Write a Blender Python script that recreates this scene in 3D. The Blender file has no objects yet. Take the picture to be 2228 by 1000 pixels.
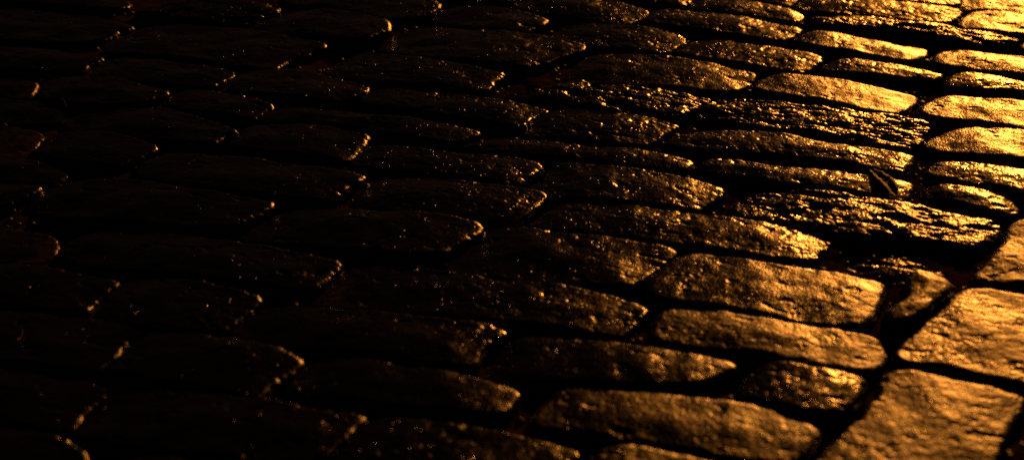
import bpy, math, random
import numpy as np

sc = bpy.context.scene
col = sc.collection
R = math.radians
random.seed(7)

# ------------------------------------------------------------------ camera
cam_d = bpy.data.cameras.new('camera')
cam = bpy.data.objects.new('camera', cam_d)
col.objects.link(cam)
cam.location = (0, 0, 1.1)
cam.rotation_euler = (R(90 - 26), 0, 0)
cam_d.sensor_width = 36
cam_d.lens = 36 * 3588 / 2228
cam_d.clip_start = 0.05
cam_d.clip_end = 2000
cam_d.dof.use_dof = True
cam_d.dof.focus_distance = 2.85
cam_d.dof.aperture_fstop = 3.1
cam_d.dof.aperture_blades = 0
sc.camera = cam

# ------------------------------------------------------------------ light
SUN_AZ, SUN_EL = 20.0, 13.0          # low warm light from beyond the top right
w = bpy.data.worlds.new('World')
sc.world = w
w.use_nodes = True
nt = w.node_tree
sky = nt.nodes.new('ShaderNodeTexSky')
sky.sky_type = 'NISHITA'
sky.sun_disc = False
sky.sun_elevation = R(SUN_EL)
sky.sun_rotation = R(SUN_AZ)
bg = nt.nodes['Background']
bg.inputs['Strength'].default_value = 0.0026
glow = nt.nodes.new('ShaderNodeMixRGB')          # town glow warms the night sky
glow.blend_type = 'MULTIPLY'
glow.inputs['Fac'].default_value = 1.0
glow.inputs['Color2'].default_value = (1.0, 0.52, 0.36, 1)
nt.links.new(sky.outputs[0], glow.inputs['Color1'])
nt.links.new(glow.outputs[0], bg.inputs['Color'])

sun_d = bpy.data.lights.new('low_lamp_light', 'SUN')
sun_d.energy = 2.05
sun_d.angle = R(1.6)
sun_d.color = (1.0, 0.33, 0.042)
sun = bpy.data.objects.new('low_lamp_light', sun_d)
col.objects.link(sun)
sun.location = (2, 5, 2)
sun.rotation_euler = (R(90 - SUN_EL), 0, R(180 - SUN_AZ))
sc.view_settings.view_transform = 'Standard'
sc.view_settings.look = 'None'
sc.view_settings.exposure = 0.0
sc.view_settings.gamma = 1.0
sc.cycles.use_denoising = False
sc.cycles.max_bounces = 4
sc.cycles.use_adaptive_sampling = False

# ------------------------------------------------------------------ noise
def _h(ix, iy, seed):
    n = (ix * 374761393 + iy * 668265263 + seed * 974711) & 0xffffffff
    n = ((n ^ (n >> 13)) * 1274126177) & 0xffffffff
    n = ((n ^ (n >> 16)) * 2246822519) & 0xffffffff
    return ((n ^ (n >> 15)) & 0xffff) / 65535.0 * 6.2831853
def perlin(x, y, seed=0):
    xi = np.floor(x).astype(np.int64); yi = np.floor(y).astype(np.int64)
    xf = x - xi; yf = y - yi
    u = xf * xf * xf * (xf * (xf * 6 - 15) + 10); v = yf * yf * yf * (yf * (yf * 6 - 15) + 10)
    def g(ax, ay, dx, dy):
        a = _h(ax, ay, seed); return np.cos(a) * dx + np.sin(a) * dy
    a = g(xi, yi, xf, yf); b = g(xi + 1, yi, xf - 1, yf)
    c = g(xi, yi + 1, xf, yf - 1); d = g(xi + 1, yi + 1, xf - 1, yf - 1)
    return (a + (b - a) * u + ((c + (d - c) * u) - (a + (b - a) * u)) * v) * 1.5
def fbm(x, y, lam, octs, seed=0, gain=0.5):
    r = 0; a = 1.0
    for k in range(octs):
        r = r + a * perlin(x / lam, y / lam, seed + 31 * k); a *= gain; lam *= 0.5
    return r
def smooth(t):
    t = np.clip(t, 0, 1); return t * t * (3 - 2 * t)

# ------------------------------------------------------------------ materials
def stone_material(name, base, dark, rough, grain, grain2, pit, dull=(0.30, 0.41, 0.14)):
    m = bpy.data.materials.new(name); m.use_nodes = True
    n = m.node_tree.nodes; L = m.node_tree.links
    p = n['Principled BSDF']
    tc = n.new('ShaderNodeTexCoord'); oi = n.new('ShaderNodeObjectInfo')
    off = n.new('ShaderNodeVectorMath'); off.operation = 'MULTIPLY_ADD'
    L.new(oi.outputs['Random'], off.inputs[0]); off.inputs[1].default_value = (13.7, 7.3, 3.1)
    L.new(tc.outputs['Object'], off.inputs[2])
    def noise(scale, detail, r=0.6):
        t = n.new('ShaderNodeTexNoise'); t.inputs['Scale'].default_value = scale
        t.inputs['Detail'].default_value = detail; t.inputs['Roughness'].default_value = r
        L.new(off.outputs[0], t.inputs['Vector']); return t
    cn = noise(28, 6); cr = n.new('ShaderNodeValToRGB')
    cr.color_ramp.elements[0].position = 0.33; cr.color_ramp.elements[0].color = (*dark, 1)
    cr.color_ramp.elements[1].position = 0.68; cr.color_ramp.elements[1].color = (*base, 1)
    L.new(cn.outputs['Fac'], cr.inputs['Fac'])
    # mineral grains
    vg = n.new('ShaderNodeTexVoronoi'); vg.inputs['Scale'].default_value = 420
    L.new(off.outputs[0], vg.inputs['Vector'])
    mg = n.new('ShaderNodeMixRGB'); mg.blend_type = 'MULTIPLY'; mg.inputs['Fac'].default_value = 0.55
    gr = n.new('ShaderNodeValToRGB'); L.new(vg.outputs['Color'], gr.inputs['Fac'])
    gr.color_ramp.elements[0].color = (0.35, 0.33, 0.32, 1); gr.color_ramp.elements[1].color = (1, 1, 1, 1)
    L.new(cr.outputs['Color'], mg.inputs['Color1']); L.new(gr.outputs['Color'], mg.inputs['Color2'])
    n.remove(p)
    df = n.new('ShaderNodeBsdfDiffuse'); gl = n.new('ShaderNodeBsdfAnisotropic'); gl.distribution = 'BECKMANN'
    fr = n.new('ShaderNodeFresnel'); fr.inputs['IOR'].default_value = 1.5
    mx = n.new('ShaderNodeMixShader'); L.new(fr.outputs[0], mx.inputs[0]); L.new(df.outputs[0], mx.inputs[1]); L.new(gl.outputs[0], mx.inputs[2])
    # dry dirt packed on the flanks, below the worn wet top
    sx = n.new('ShaderNodeSeparateXYZ'); L.new(tc.outputs['Object'], sx.inputs[0])
    dn = noise(60, 4); dz_ = n.new('ShaderNodeMath'); dz_.operation = 'MULTIPLY_ADD'
    dz_.inputs[1].default_value = 0.016; L.new(dn.outputs['Fac'], dz_.inputs[0]); L.new(sx.outputs[2], dz_.inputs[2])
    dm = n.new('ShaderNodeMapRange'); dm.inputs['From Min'].default_value = -0.001; dm.inputs['From Max'].default_value = -0.009
    L.new(dz_.outputs[0], dm.inputs['Value'])
    dirt = n.new('ShaderNodeBsdfDiffuse'); dirt.inputs['Color'].default_value = (0.055, 0.037, 0.028, 1)
    md = n.new('ShaderNodeMixShader'); L.new(dm.outputs[0], md.inputs[0]); L.new(mx.outputs[0], md.inputs[1]); L.new(dirt.outputs[0], md.inputs[2])
    L.new(md.outputs[0], n['Material Output'].inputs['Surface'])
    # thin wet film over a broader, duller stone gloss
    g0 = n.new('ShaderNodeBsdfAnisotropic'); g0.distribution = 'BECKMANN'; g0.inputs['Roughness'].default_value = dull[1]
    mg0 = n.new('ShaderNodeMixShader'); wn = noise(19, 4); wm = n.new('ShaderNodeMapRange')      # drier and wetter patches
    wm.inputs['From Min'].default_value = 0.38; wm.inputs['From Max'].default_value = 0.62
    wm.inputs['To Min'].default_value = dull[0] - dull[2]; wm.inputs['To Max'].default_value = min(1.0, dull[0] + dull[2])
    L.new(wn.outputs['Fac'], wm.inputs['Value']); L.new(wm.outputs[0], mg0.inputs[0])
    L.new(gl.outputs[0], mg0.inputs[1]); L.new(g0.outputs[0], mg0.inputs[2]); L.new(mg0.outputs[0], mx.inputs[2])
    L.new(mg.outputs['Color'], df.inputs['Color'])
    # wet / damp patches steer the gloss
    rn = noise(17, 4); rr = n.new('ShaderNodeMapRange')
    rr.inputs['From Min'].default_value = 0.32; rr.inputs['From Max'].default_value = 0.68
    rr.inputs['To Min'].default_value = rough[0]; rr.inputs['To Max'].default_value = rough[1]
    L.new(rn.outputs['Fac'], rr.inputs['Value']); rv = n.new('ShaderNodeMath'); rv.operation = 'MULTIPLY_ADD'; rv.inputs[1].default_value = 0.10
    L.new(oi.outputs['Random'], rv.inputs[0]); rs = n.new('ShaderNodeMath'); rs.operation = 'SUBTRACT'; rs.inputs[1].default_value = 0.05
    L.new(rr.outputs[0], rs.inputs[0]); L.new(rs.outputs[0], rv.inputs[2])
    L.new(rv.outputs[0], gl.inputs['Roughness'])
    # relief: crystals, small pits
    g1 = noise(grain[0], 1.5, 0.5)
    b1 = n.new('ShaderNodeBump'); b1.inputs['Strength'].default_value = 1.0; b1.inputs['Distance'].default_value = grain[1]
    L.new(g1.outputs['Fac'], b1.inputs['Height'])
    pn = noise(31, 3); pm = n.new('ShaderNodeMapRange')      # polished against still-rough areas
    pm.inputs['From Min'].default_value = 0.40; pm.inputs['From Max'].default_value = 0.60
    pm.inputs['To Min'].default_value = 0.45; pm.inputs['To Max'].default_value = 1.0
    L.new(pn.outputs['Fac'], pm.inputs['Value']); L.new(pm.outputs[0], b1.inputs['Strength'])
    v2 = n.new('ShaderNodeTexVoronoi'); v2.inputs['Scale'].default_value = grain2[0]; v2.feature = 'SMOOTH_F1'
    v2.inputs['Smoothness'].default_value = 0.4
    L.new(off.outputs[0], v2.inputs['Vector'])
    b2 = n.new('ShaderNodeBump'); b2.inputs['Strength'].default_value = 1.0; b2.inputs['Distance'].default_value = grain2[1]
    b2.invert = True
    L.new(v2.outputs['Distance'], b2.inputs['Height']); L.new(b1.outputs[0], b2.inputs['Normal'])
    # scattered raised crystals / drops
    v3 = n.new('ShaderNodeTexVoronoi'); v3.inputs['Scale'].default_value = 170
    L.new(off.outputs[0], v3.inputs['Vector'])
    sep = n.new('ShaderNodeSeparateColor'); L.new(v3.outputs['Color'], sep.inputs[0])
    gt = n.new('ShaderNodeMath'); gt.operation = 'GREATER_THAN'; gt.inputs[1].default_value = pit; L.new(sep.outputs[0], gt.inputs[0])
    hm = n.new('ShaderNodeMapRange'); hm.interpolation_type = 'SMOOTHSTEP'
    hm.inputs['From Min'].default_value = 0.0; hm.inputs['From Max'].default_value = 0.34
    hm.inputs['To Min'].default_value = 1.0; hm.inputs['To Max'].default_value = 0.0
    L.new(v3.outputs['Distance'], hm.inputs['Value'])
    mu = n.new('ShaderNodeMath'); mu.operation = 'MULTIPLY'; L.new(hm.outputs[0], mu.inputs[0]); 
    cl = noise(22, 2); cm = n.new('ShaderNodeMapRange'); cm.inputs['From Min'].default_value = 0.50; cm.inputs['From Max'].default_value = 0.62
    L.new(cl.outputs['Fac'], cm.inputs['Value'])
    mc = n.new('ShaderNodeMath'); mc.operation = 'MULTIPLY'; L.new(gt.outputs[0], mc.inputs[0]); L.new(cm.outputs[0], mc.inputs[1])
    L.new(mc.outputs[0], mu.inputs[1])
    b3 = n.new('ShaderNodeBump'); b3.inputs['Distance'].default_value = 0.0010
    L.new(mu.outputs[0], b3.inputs['Height']); L.new(b2.outputs[0], b3.inputs['Normal']); b2 = b3
    for k in (df, gl, g0, fr, dirt): L.new(b2.outputs[0], k.inputs['Normal'])
    return m

MAT = {
    's': stone_material('granite_smooth', (0.010, 0.007, 0.005), (0.004, 0.003, 0.0028), (0.27, 0.35), (330, 0.00088), (300, 0.0002), 0.86),
    'm': stone_material('granite_pitted', (0.010, 0.007, 0.005), (0.004, 0.003, 0.0028), (0.22, 0.31), (250, 0.0007), (260, 0.0003), 0.58),
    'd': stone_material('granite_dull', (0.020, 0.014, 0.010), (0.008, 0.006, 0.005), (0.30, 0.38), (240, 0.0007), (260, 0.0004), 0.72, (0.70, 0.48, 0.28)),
    'c': stone_material('granite_cleft', (0.010, 0.007, 0.005), (0.004, 0.003, 0.0028), (0.22, 0.32), (190, 0.0013), (220, 0.0005), 0.7),
}
def soil_material():
    m = bpy.data.materials.new('joint_soil'); m.use_nodes = True
    n = m.node_tree.nodes; L = m.node_tree.links; p = n['Principled BSDF']
    tc = n.new('ShaderNodeTexCoord'); t = n.new('ShaderNodeTexNoise'); t.inputs['Scale'].default_value = 40
    t.inputs['Detail'].default_value = 8; L.new(tc.outputs['Object'], t.inputs['Vector'])
    cr = n.new('ShaderNodeValToRGB'); cr.color_ramp.elements[0].color = (0.024, 0.013, 0.009, 1)
    cr.color_ramp.elements[1].color = (0.048, 0.031, 0.023, 1); L.new(t.outputs['Fac'], cr.inputs['Fac'])
    L.new(cr.outputs[0], p.inputs['Base Color']); p.inputs['Roughness'].default_value = 0.85
    p.inputs['Specular IOR Level'].default_value = 0.0
    t2 = n.new('ShaderNodeTexNoise'); t2.inputs['Scale'].default_value = 260; t2.inputs['Detail'].default_value = 3
    L.new(tc.outputs['Object'], t2.inputs['Vector'])
    b = n.new('ShaderNodeBump'); b.inputs['Distance'].default_value = 0.004; L.new(t2.outputs['Fac'], b.inputs['Height'])
    L.new(b.outputs[0], p.inputs['Normal'])
    return m
SOIL = soil_material()
def plain(name, c, rough, spec=0.4):
    m = bpy.data.materials.new(name); m.use_nodes = True
    n = m.node_tree.nodes; L = m.node_tree.links; p = n['Principled BSDF']
    t = n.new('ShaderNodeTexNoise'); t.inputs['Scale'].default_value = 90; t.inputs['Detail'].default_value = 4
    tc = n.new('ShaderNodeTexCoord'); L.new(tc.outputs['Object'], t.inputs['Vector'])
    cr = n.new('ShaderNodeValToRGB'); cr.color_ramp.elements[0].color = (c[0]*.5, c[1]*.5, c[2]*.5, 1)
    cr.color_ramp.elements[1].color = (*c, 1); L.new(t.outputs['Fac'], cr.inputs['Fac'])
    L.new(cr.outputs[0], p.inputs['Base Color']); p.inputs['Roughness'].default_value = rough
    p.inputs['Specular IOR Level'].default_value = spec
    return m

# ------------------------------------------------------------------ mesh helpers
def mesh_from_arrays(name, V, Q, mat):
    me = bpy.data.meshes.new(name)
    me.vertices.add(len(V)); me.vertices.foreach_set('co', V.astype(np.float32).ravel())
    me.loops.add(Q.size); me.loops.foreach_set('vertex_index', Q.astype(np.int32).ravel())
    k = Q.shape[1]
    me.polygons.add(len(Q)); me.polygons.foreach_set('loop_start', np.arange(0, Q.size, k, dtype=np.int32))
    me.update(calc_edges=True)
    me.polygons.foreach_set('use_smooth', np.ones(len(Q), dtype=bool))
    me.materials.append(mat); me.validate(); me.update()
    return me
def spline(P, n=6):
    P = np.array(P); N = len(P); out = []
    for i in range(N):
        a, b, c, d = P[i - 1], P[i], P[(i + 1) % N], P[(i + 2) % N]
        # centripetal-ish damping keeps uneven points from overshooting
        lb = np.linalg.norm(c - b)
        t1 = (c - a) / (np.linalg.norm(c - a) + 1e-9) * lb * 0.75
        t2 = (d - b) / (np.linalg.norm(d - b) + 1e-9) * lb * 0.75
        for k in range(n):
            t = k / n
            out.append((2*t**3-3*t**2+1)*b + (t**3-2*t**2+t)*t1 + (-2*t**3+3*t**2)*c + (t**3-t**2)*t2)
    return np.array(out)
def sdf(P, X, Y):                      # signed distance to outline, positive inside
    A = P; B = np.roll(P, -1, axis=0)
    best = np.full(X.shape, 1e9); ins = np.zeros(X.shape, bool)
    for (ax, ay), (bx, by) in zip(A, B):
        ex, ey = bx - ax, by - ay
        t = np.clip(((X - ax) * ex + (Y - ay) * ey) / (ex * ex + ey * ey + 1e-12), 0, 1)
        best = np.minimum(best, (X - ax - t * ex) ** 2 + (Y - ay - t * ey) ** 2)
        c = ((ay > Y) != (by > Y))
        xi = ax + (Y - ay) * ex / (ey if abs(ey) > 1e-12 else 1e-12)
        ins ^= c & (X < xi)
    d = np.sqrt(best)
    return np.where(ins, d, -d)

CR, SR = math.cos(R(-15)), math.sin(R(-15))       # direction of the courses
def stone_mesh(P, kind, seed, step, tilt=(0, 0), dz=0.0, bow=0.0):
    P = spline(P)
    c = (P.max(0) + P.min(0)) / 2
    lo = P.min(0) - 0.016; hi = P.max(0) + 0.016
    nx = int((hi[0] - lo[0]) / step) + 2; ny = int((hi[1] - lo[1]) / step) + 2
    gx = lo[0] + np.arange(nx) * step; gy = lo[1] + np.arange(ny) * step
    X, Y = np.meshgrid(gx, gy)
    d = sdf(P, X, Y) + GROW
    s = X * CR + Y * SR; t = -X * SR + Y * CR      # along / across the course
    d = d + 0.0022 * fbm(X, Y, 0.035, 3, seed) + (0.0012 if kind in 'sd' else 0.002) * fbm(X, Y, 0.012, 2, seed + 5)
    rng = np.random.RandomState(seed)
    Rr = (0.011 if kind in 'sd' else 0.0095) * rng.uniform(0.75, 1.25)
    q = np.clip(1 - d / Rr, 0, 0.985)
    edge = Rr * (1 - np.sqrt(1 - q * q)) * 0.55
    dm = max(d.max(), 0.02)
    dome = 0.0026 * smooth(d / dm)
    # tops worn lower towards both ends of the long axis
    sc_ = (s - s[d > 0].mean()) / (0.5 * (s[d > 0].max() - s[d > 0].min()))
    dome = dome - (0.0055 + bow) * np.clip(np.abs(sc_), 0, 1.2) ** 2
    z = dome - edge
    z = z + 0.0030 * fbm(X, Y, 0.11, 2, seed + 11) + 0.0007 * fbm(X, Y, 0.035, 2, seed + 17)
    if kind == 'd':
        z = z + 0.00035 * fbm(X, Y, 0.012, 3, seed + 23) - 0.0006 * smooth((fbm(X, Y, 0.011, 2, seed + 29) - 0.38) / 0.25)
    elif kind == 's':
        z = z + 0.00030 * fbm(X, Y, 0.011, 2, seed + 23)
    elif kind == 'm':
        z = z + 0.0004 * fbm(X, Y, 0.014, 3, seed + 23)
        pits = fbm(X, Y, 0.018, 2, seed + 29)
        z = z - 0.0012 * smooth((pits - 0.35) / 0.5)
    else:
        a = fbm(s / 2.6, t, 0.022, 4, seed + 23, 0.55)
        ridg = 1 - np.abs(a) * 2
        lay = a * 5; lay = (np.floor(lay) + smooth((lay - np.floor(lay)) * 2.2)) / 5
        z = z + 0.0030 * lay + 0.0013 * ridg + 0.0009 * fbm(s / 1.5, t, 0.007, 2, seed + 41)
        z = z - 0.006 * smooth((fbm(s / 2.2, t, 0.05, 2, seed + 47) - 0.35) / 0.35)
    if kind != 'c':
        # hairline cracks, small spalls and worn pits
        cr_ = perlin(X / 0.13, Y / 0.10, seed + 61) + 0.12 * perlin(X / 0.012, Y / 0.012, seed + 62)
        msk = smooth((perlin(X / 0.09, Y / 0.09, seed + 63) - 0.12) / 0.2)
        z = z - 0.0014 * np.exp(-(cr_ / 0.022) ** 2) * msk
        sp = fbm(s / 1.8, t, 0.026, 3, seed + 71)
        z = z - 0.0013 * smooth((sp - 0.62) / 0.10)
    z = z + (X - c[0]) * -math.tan(R(tilt[0])) + (Y - c[1]) * -math.tan(R(tilt[1]))
    z = z + dz
    out = np.clip(-d, 0, None)
    z = np.where(d < 0.0, z - out * 4.5, z)
    z = np.maximum(z, -0.075)
    keep = d > -0.0145
    cell = keep[:-1, :-1] & keep[1:, :-1] & keep[:-1, 1:] & keep[1:, 1:]
    idx = np.arange(nx * ny).reshape(ny, nx)
    Q = np.stack([idx[:-1, :-1][cell], idx[:-1, 1:][cell], idx[1:, 1:][cell], idx[1:, :-1][cell]], 1)
    used = np.unique(Q); rm = np.full(nx * ny, -1); rm[used] = np.arange(len(used))
    V = np.stack([X.ravel() - c[0], Y.ravel() - c[1], z.ravel()], 1)[used]
    return V, rm[Q], c
GROW = 0.0056

# ------------------------------------------------------------------ the setts
# label, finish, (tilt right deg, tilt away deg, height mm, extra bow mm), outline of the worn top in metres on the street plane
STONES = [
    ('bright amber sett crossing the top right corner above the round-ended one', 's', (0, 0, 0, 0), '0.9461,3.3411 0.9870,3.4196 1.1266,3.3878 1.2491,3.3411 1.2107,3.2218 1.0940,3.2745 1.0000,3.3166 0.9532,3.3227'),
    ('thin sliver of sett cut by the top edge just left of the corner sett', 'm', (0, 0, 0, 0), '0.6507,3.4847 0.9519,3.3973 0.9469,3.3565 0.8087,3.3721 0.6616,3.4292'),
    ('long mottled gold sett near the top, above the thin two-tone one', 'm', (0, 0, 0, 0), '0.6090,3.3472 0.6366,3.3973 0.7241,3.3909 0.8270,3.3658 0.9160,3.3288 0.9406,3.3105 0.9270,3.2745 0.8961,3.2450 0.8406,3.2509 0.7504,3.2745 0.6600,3.3045 0.6110,3.3288'),
    ('smooth gold sett with a blunt rounded left end, by the top right corner', 's', (0, 0, 0, 0), '0.9224,3.2363 0.9546,3.2894 0.9960,3.3015 1.0749,3.2745 1.1919,3.2218 1.1563,3.1096 1.0585,3.1508 1.0069,3.1648 0.9571,3.1874 0.9179,3.1988'),
    ('very long thin flaky sett whose right half narrows to a point', 'c', (0, 0, 3, 0), '0.6157,3.2509 0.6423,3.2568 0.7457,3.2509 0.8516,3.2160 0.9170,3.1761 0.9961,3.1592 1.0116,3.1315 0.9820,3.1068 0.9188,3.1096 0.8705,3.1370 0.8134,3.1704 0.7261,3.1988 0.6438,3.2102 0.6195,3.2334'),
    ('tiny lit corner of a sett at the right edge, right of the pointed thin sett', 's', (0, 0, 0, 0), '1.0082,3.0960 1.0300,3.1150 1.0792,3.0960 1.1435,3.0692 1.1147,2.9784 1.0556,3.0168 1.0125,3.0692'),
    ('bright gold sett with a round left end and a small chip at its right end', 's', (2, 0, 0, 0), '0.5761,3.1370 0.5943,3.1648 0.6287,3.1761 0.6885,3.1481 0.7636,3.1096 0.8153,3.0879 0.8120,3.0612 0.7927,3.0349 0.7625,3.0193 0.7300,3.0349 0.6633,3.0612 0.6047,3.0879 0.5772,3.1150'),
    ('bright sett with a sloping left end right of the chipped round-ended one', 's', (0, 0, 0, 0), '0.8141,3.0193 0.8436,3.0612 0.8809,3.0665 0.9537,3.0349 1.0178,3.0090 1.1282,2.9658 1.0968,2.8682 0.9912,2.9163 0.9273,2.9359 0.8732,2.9633 0.8341,2.9835 0.8124,3.0039'),
    ('slim coarse sett tapering right, lying above the broad finely pitted gold sett', 'm', (0, 0, 0, 0), '0.5934,2.9784 0.6182,3.0090 0.6467,3.0193 0.6961,2.9988 0.7598,2.9658 0.8066,2.9409 0.8124,2.9286 0.7906,2.9090 0.7474,2.9090 0.6822,2.9286 0.6250,2.9483 0.5966,2.9608'),
    ('narrow wavy sett at the right edge, split by a long dark seam', 'm', (0, 0, 4, 0), '0.8051,2.8753 0.8312,2.9163 0.8571,2.9335 0.8961,2.9163 0.9521,2.8753 1.0066,2.8517 0.9942,2.8099 0.9204,2.8470 0.8690,2.8446 0.8295,2.8564 0.8063,2.8658'),
    ('broad finely pitted gold sett lying above the big cleft flaky one', 's', (2, 0, 0, 0), '0.4529,2.8682 0.4749,2.9041 0.5079,2.9236 0.5748,2.9090 0.6547,2.8753 0.7180,2.8517 0.7446,2.8376 0.7301,2.7985 0.7079,2.7647 0.6835,2.7469 0.6326,2.7602 0.5719,2.7916 0.5010,2.8191 0.4579,2.8423'),
    ('wide bright sett with a hairline crack along its upper edge, at the right edge', 's', (0, 0, 0, 0), '0.7335,2.7535 0.7543,2.7871 0.7946,2.8168 0.8505,2.8053 0.9509,2.7759 1.0563,2.7425 1.0122,2.6054 0.9137,2.6464 0.8710,2.6651 0.8224,2.6948 0.7698,2.7120 0.7347,2.7294'),
    ('big cleft sett of layered dark and gold flakes in the upper right', 'c', (0, 0, 0, 0), '0.3369,2.7759 0.3606,2.8030 0.4066,2.8030 0.4872,2.7826 0.6045,2.7425 0.6893,2.7163 0.7293,2.6948 0.7271,2.6672 0.7098,2.6258 0.6816,2.5874 0.6472,2.5914 0.5725,2.6115 0.4991,2.6464 0.4235,2.6778 0.3701,2.7034 0.3406,2.7315'),
    ('long curved sett just below the layered cleft one, brighter along its back edge', 'm', (0, 0, 0, 0), '0.2653,2.6156 0.2878,2.6464 0.3252,2.6610 0.3893,2.6610 0.4657,2.6360 0.5389,2.5994 0.6127,2.5754 0.6721,2.5440 0.6616,2.5133 0.6391,2.4794 0.5971,2.4962 0.5261,2.5247 0.4152,2.5557 0.3394,2.5715 0.2789,2.5914'),
    ('smooth glowing sett with a pointed left end at the right edge', 's', (0, 0, 0, 0), '0.7063,2.6034 0.7256,2.6258 0.7547,2.6485 0.7993,2.6672 0.8687,2.6568 0.9199,2.6402 1.0154,2.6156 0.9715,2.4794 0.8870,2.5266 0.8359,2.5363 0.7783,2.5518 0.7287,2.5715 0.7060,2.5914'),
    ('long low sett with a dark leaf lying across its right end', 'm', (0, 0, 0, 0), '0.3096,2.5076 0.3354,2.5343 0.3806,2.5266 0.4449,2.4943 0.5183,2.4794 0.5909,2.4646 0.6463,2.4426 0.6385,2.4067 0.6218,2.3803 0.6112,2.3821 0.5788,2.4032 0.5082,2.4210 0.4368,2.4390 0.3667,2.4757 0.3192,2.4906'),
    ('rippled gold sett with a jagged left tip, right of the fallen leaf', 'm', (0, 0, 0, 0), '0.6862,2.4868 0.7045,2.5171 0.7331,2.5247 0.7895,2.5057 0.8631,2.4701 0.9539,2.4245 0.9231,2.3290 0.8373,2.3803 0.7883,2.4156 0.7415,2.4353 0.7103,2.4609 0.6874,2.4757'),
    ('short slanting sett with a rounded right end, right above the large pointed hollowed sett', 'm', (0, 0, 0, 0), '0.6586,2.3979 0.6745,2.4192 0.7008,2.4210 0.7482,2.4032 0.7839,2.3717 0.7936,2.3408 0.7844,2.3206 0.7697,2.3190 0.7327,2.3425 0.6964,2.3717 0.6632,2.3856'),
    ('large craggy broken sett with black hollows in its middle', 'c', (0, 1.5, -2, 0), '0.3504,2.3717 0.3715,2.3943 0.4320,2.4067 0.4769,2.4103 0.5263,2.3979 0.5733,2.3751 0.6271,2.3545 0.6667,2.3374 0.7108,2.3123 0.7550,2.3040 0.7534,2.2795 0.7329,2.2474 0.6936,2.2160 0.6541,2.2238 0.6085,2.2363 0.5777,2.2553 0.5339,2.2458 0.4831,2.2746 0.4160,2.2974 0.3613,2.3140 0.3463,2.3374'),
    ('low shattered piece of sett sunk in the dark gap below the craggy one', 'c', (0, 1.5, -17, 0), '0.4636,2.1421 0.4977,2.1628 0.5778,2.1899 0.6397,2.1628 0.6601,2.1362 0.6285,2.1159 0.5820,2.1159 0.5482,2.1130 0.5112,2.1275 0.4724,2.1347'),
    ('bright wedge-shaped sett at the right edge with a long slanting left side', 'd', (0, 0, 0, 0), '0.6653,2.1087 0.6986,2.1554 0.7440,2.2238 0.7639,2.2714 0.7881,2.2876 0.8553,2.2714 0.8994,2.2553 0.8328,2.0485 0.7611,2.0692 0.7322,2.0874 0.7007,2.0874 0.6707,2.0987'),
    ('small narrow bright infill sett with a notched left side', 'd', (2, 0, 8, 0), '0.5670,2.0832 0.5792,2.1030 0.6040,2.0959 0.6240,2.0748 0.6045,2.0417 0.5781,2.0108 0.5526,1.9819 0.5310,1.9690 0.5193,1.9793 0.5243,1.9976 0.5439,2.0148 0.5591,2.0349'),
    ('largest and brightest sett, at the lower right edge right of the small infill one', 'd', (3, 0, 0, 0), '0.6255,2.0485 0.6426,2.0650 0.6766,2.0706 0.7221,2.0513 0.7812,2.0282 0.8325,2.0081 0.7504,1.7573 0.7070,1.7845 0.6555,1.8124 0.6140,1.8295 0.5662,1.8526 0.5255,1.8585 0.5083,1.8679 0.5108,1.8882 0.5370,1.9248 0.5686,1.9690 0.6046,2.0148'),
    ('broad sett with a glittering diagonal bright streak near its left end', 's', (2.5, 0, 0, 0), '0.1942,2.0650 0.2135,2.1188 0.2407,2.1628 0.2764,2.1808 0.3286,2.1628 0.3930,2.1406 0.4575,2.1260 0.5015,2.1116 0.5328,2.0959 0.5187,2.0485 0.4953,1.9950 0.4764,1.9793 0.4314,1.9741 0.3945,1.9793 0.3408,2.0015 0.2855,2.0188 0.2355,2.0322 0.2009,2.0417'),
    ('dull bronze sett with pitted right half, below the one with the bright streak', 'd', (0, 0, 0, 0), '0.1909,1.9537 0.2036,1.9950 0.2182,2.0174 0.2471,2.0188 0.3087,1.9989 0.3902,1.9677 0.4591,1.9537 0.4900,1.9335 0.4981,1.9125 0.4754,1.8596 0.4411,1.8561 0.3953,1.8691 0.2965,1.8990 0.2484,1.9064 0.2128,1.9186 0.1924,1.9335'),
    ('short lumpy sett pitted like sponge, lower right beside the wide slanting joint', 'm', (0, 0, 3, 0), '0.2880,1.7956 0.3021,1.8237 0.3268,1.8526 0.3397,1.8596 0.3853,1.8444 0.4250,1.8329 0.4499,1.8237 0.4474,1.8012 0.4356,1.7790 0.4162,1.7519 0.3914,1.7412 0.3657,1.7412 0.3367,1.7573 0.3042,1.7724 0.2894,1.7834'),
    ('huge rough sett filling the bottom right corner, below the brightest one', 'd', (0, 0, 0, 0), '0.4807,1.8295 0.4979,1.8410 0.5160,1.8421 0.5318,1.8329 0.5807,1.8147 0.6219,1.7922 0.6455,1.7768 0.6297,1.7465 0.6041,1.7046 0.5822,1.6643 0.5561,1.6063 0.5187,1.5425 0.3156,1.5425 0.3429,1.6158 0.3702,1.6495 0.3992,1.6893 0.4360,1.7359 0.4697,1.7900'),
    ('long bronze sett with round spots of glitter at the bottom centre right', 'd', (0, 0, 0, 0), '0.0262,1.7380 0.0411,1.7768 0.0652,1.8079 0.1033,1.8056 0.1412,1.7934 0.1954,1.7845 0.2385,1.7746 0.2910,1.7594 0.3444,1.7359 0.3619,1.7171 0.3702,1.6995 0.3605,1.6742 0.3415,1.6485 0.3185,1.6330 0.2651,1.6407 0.1909,1.6662 0.1346,1.6843 0.0881,1.7046 0.0317,1.7212'),
    ('top of a bronze sett cut by the bottom edge below the long spotted one', 'd', (0, 0, 0, 0), '0.0872,1.6253 0.1050,1.6573 0.1276,1.6692 0.1575,1.6623 0.1949,1.6495 0.2426,1.6349 0.3157,1.6139 0.3065,1.5514 0.0662,1.5604'),
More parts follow.
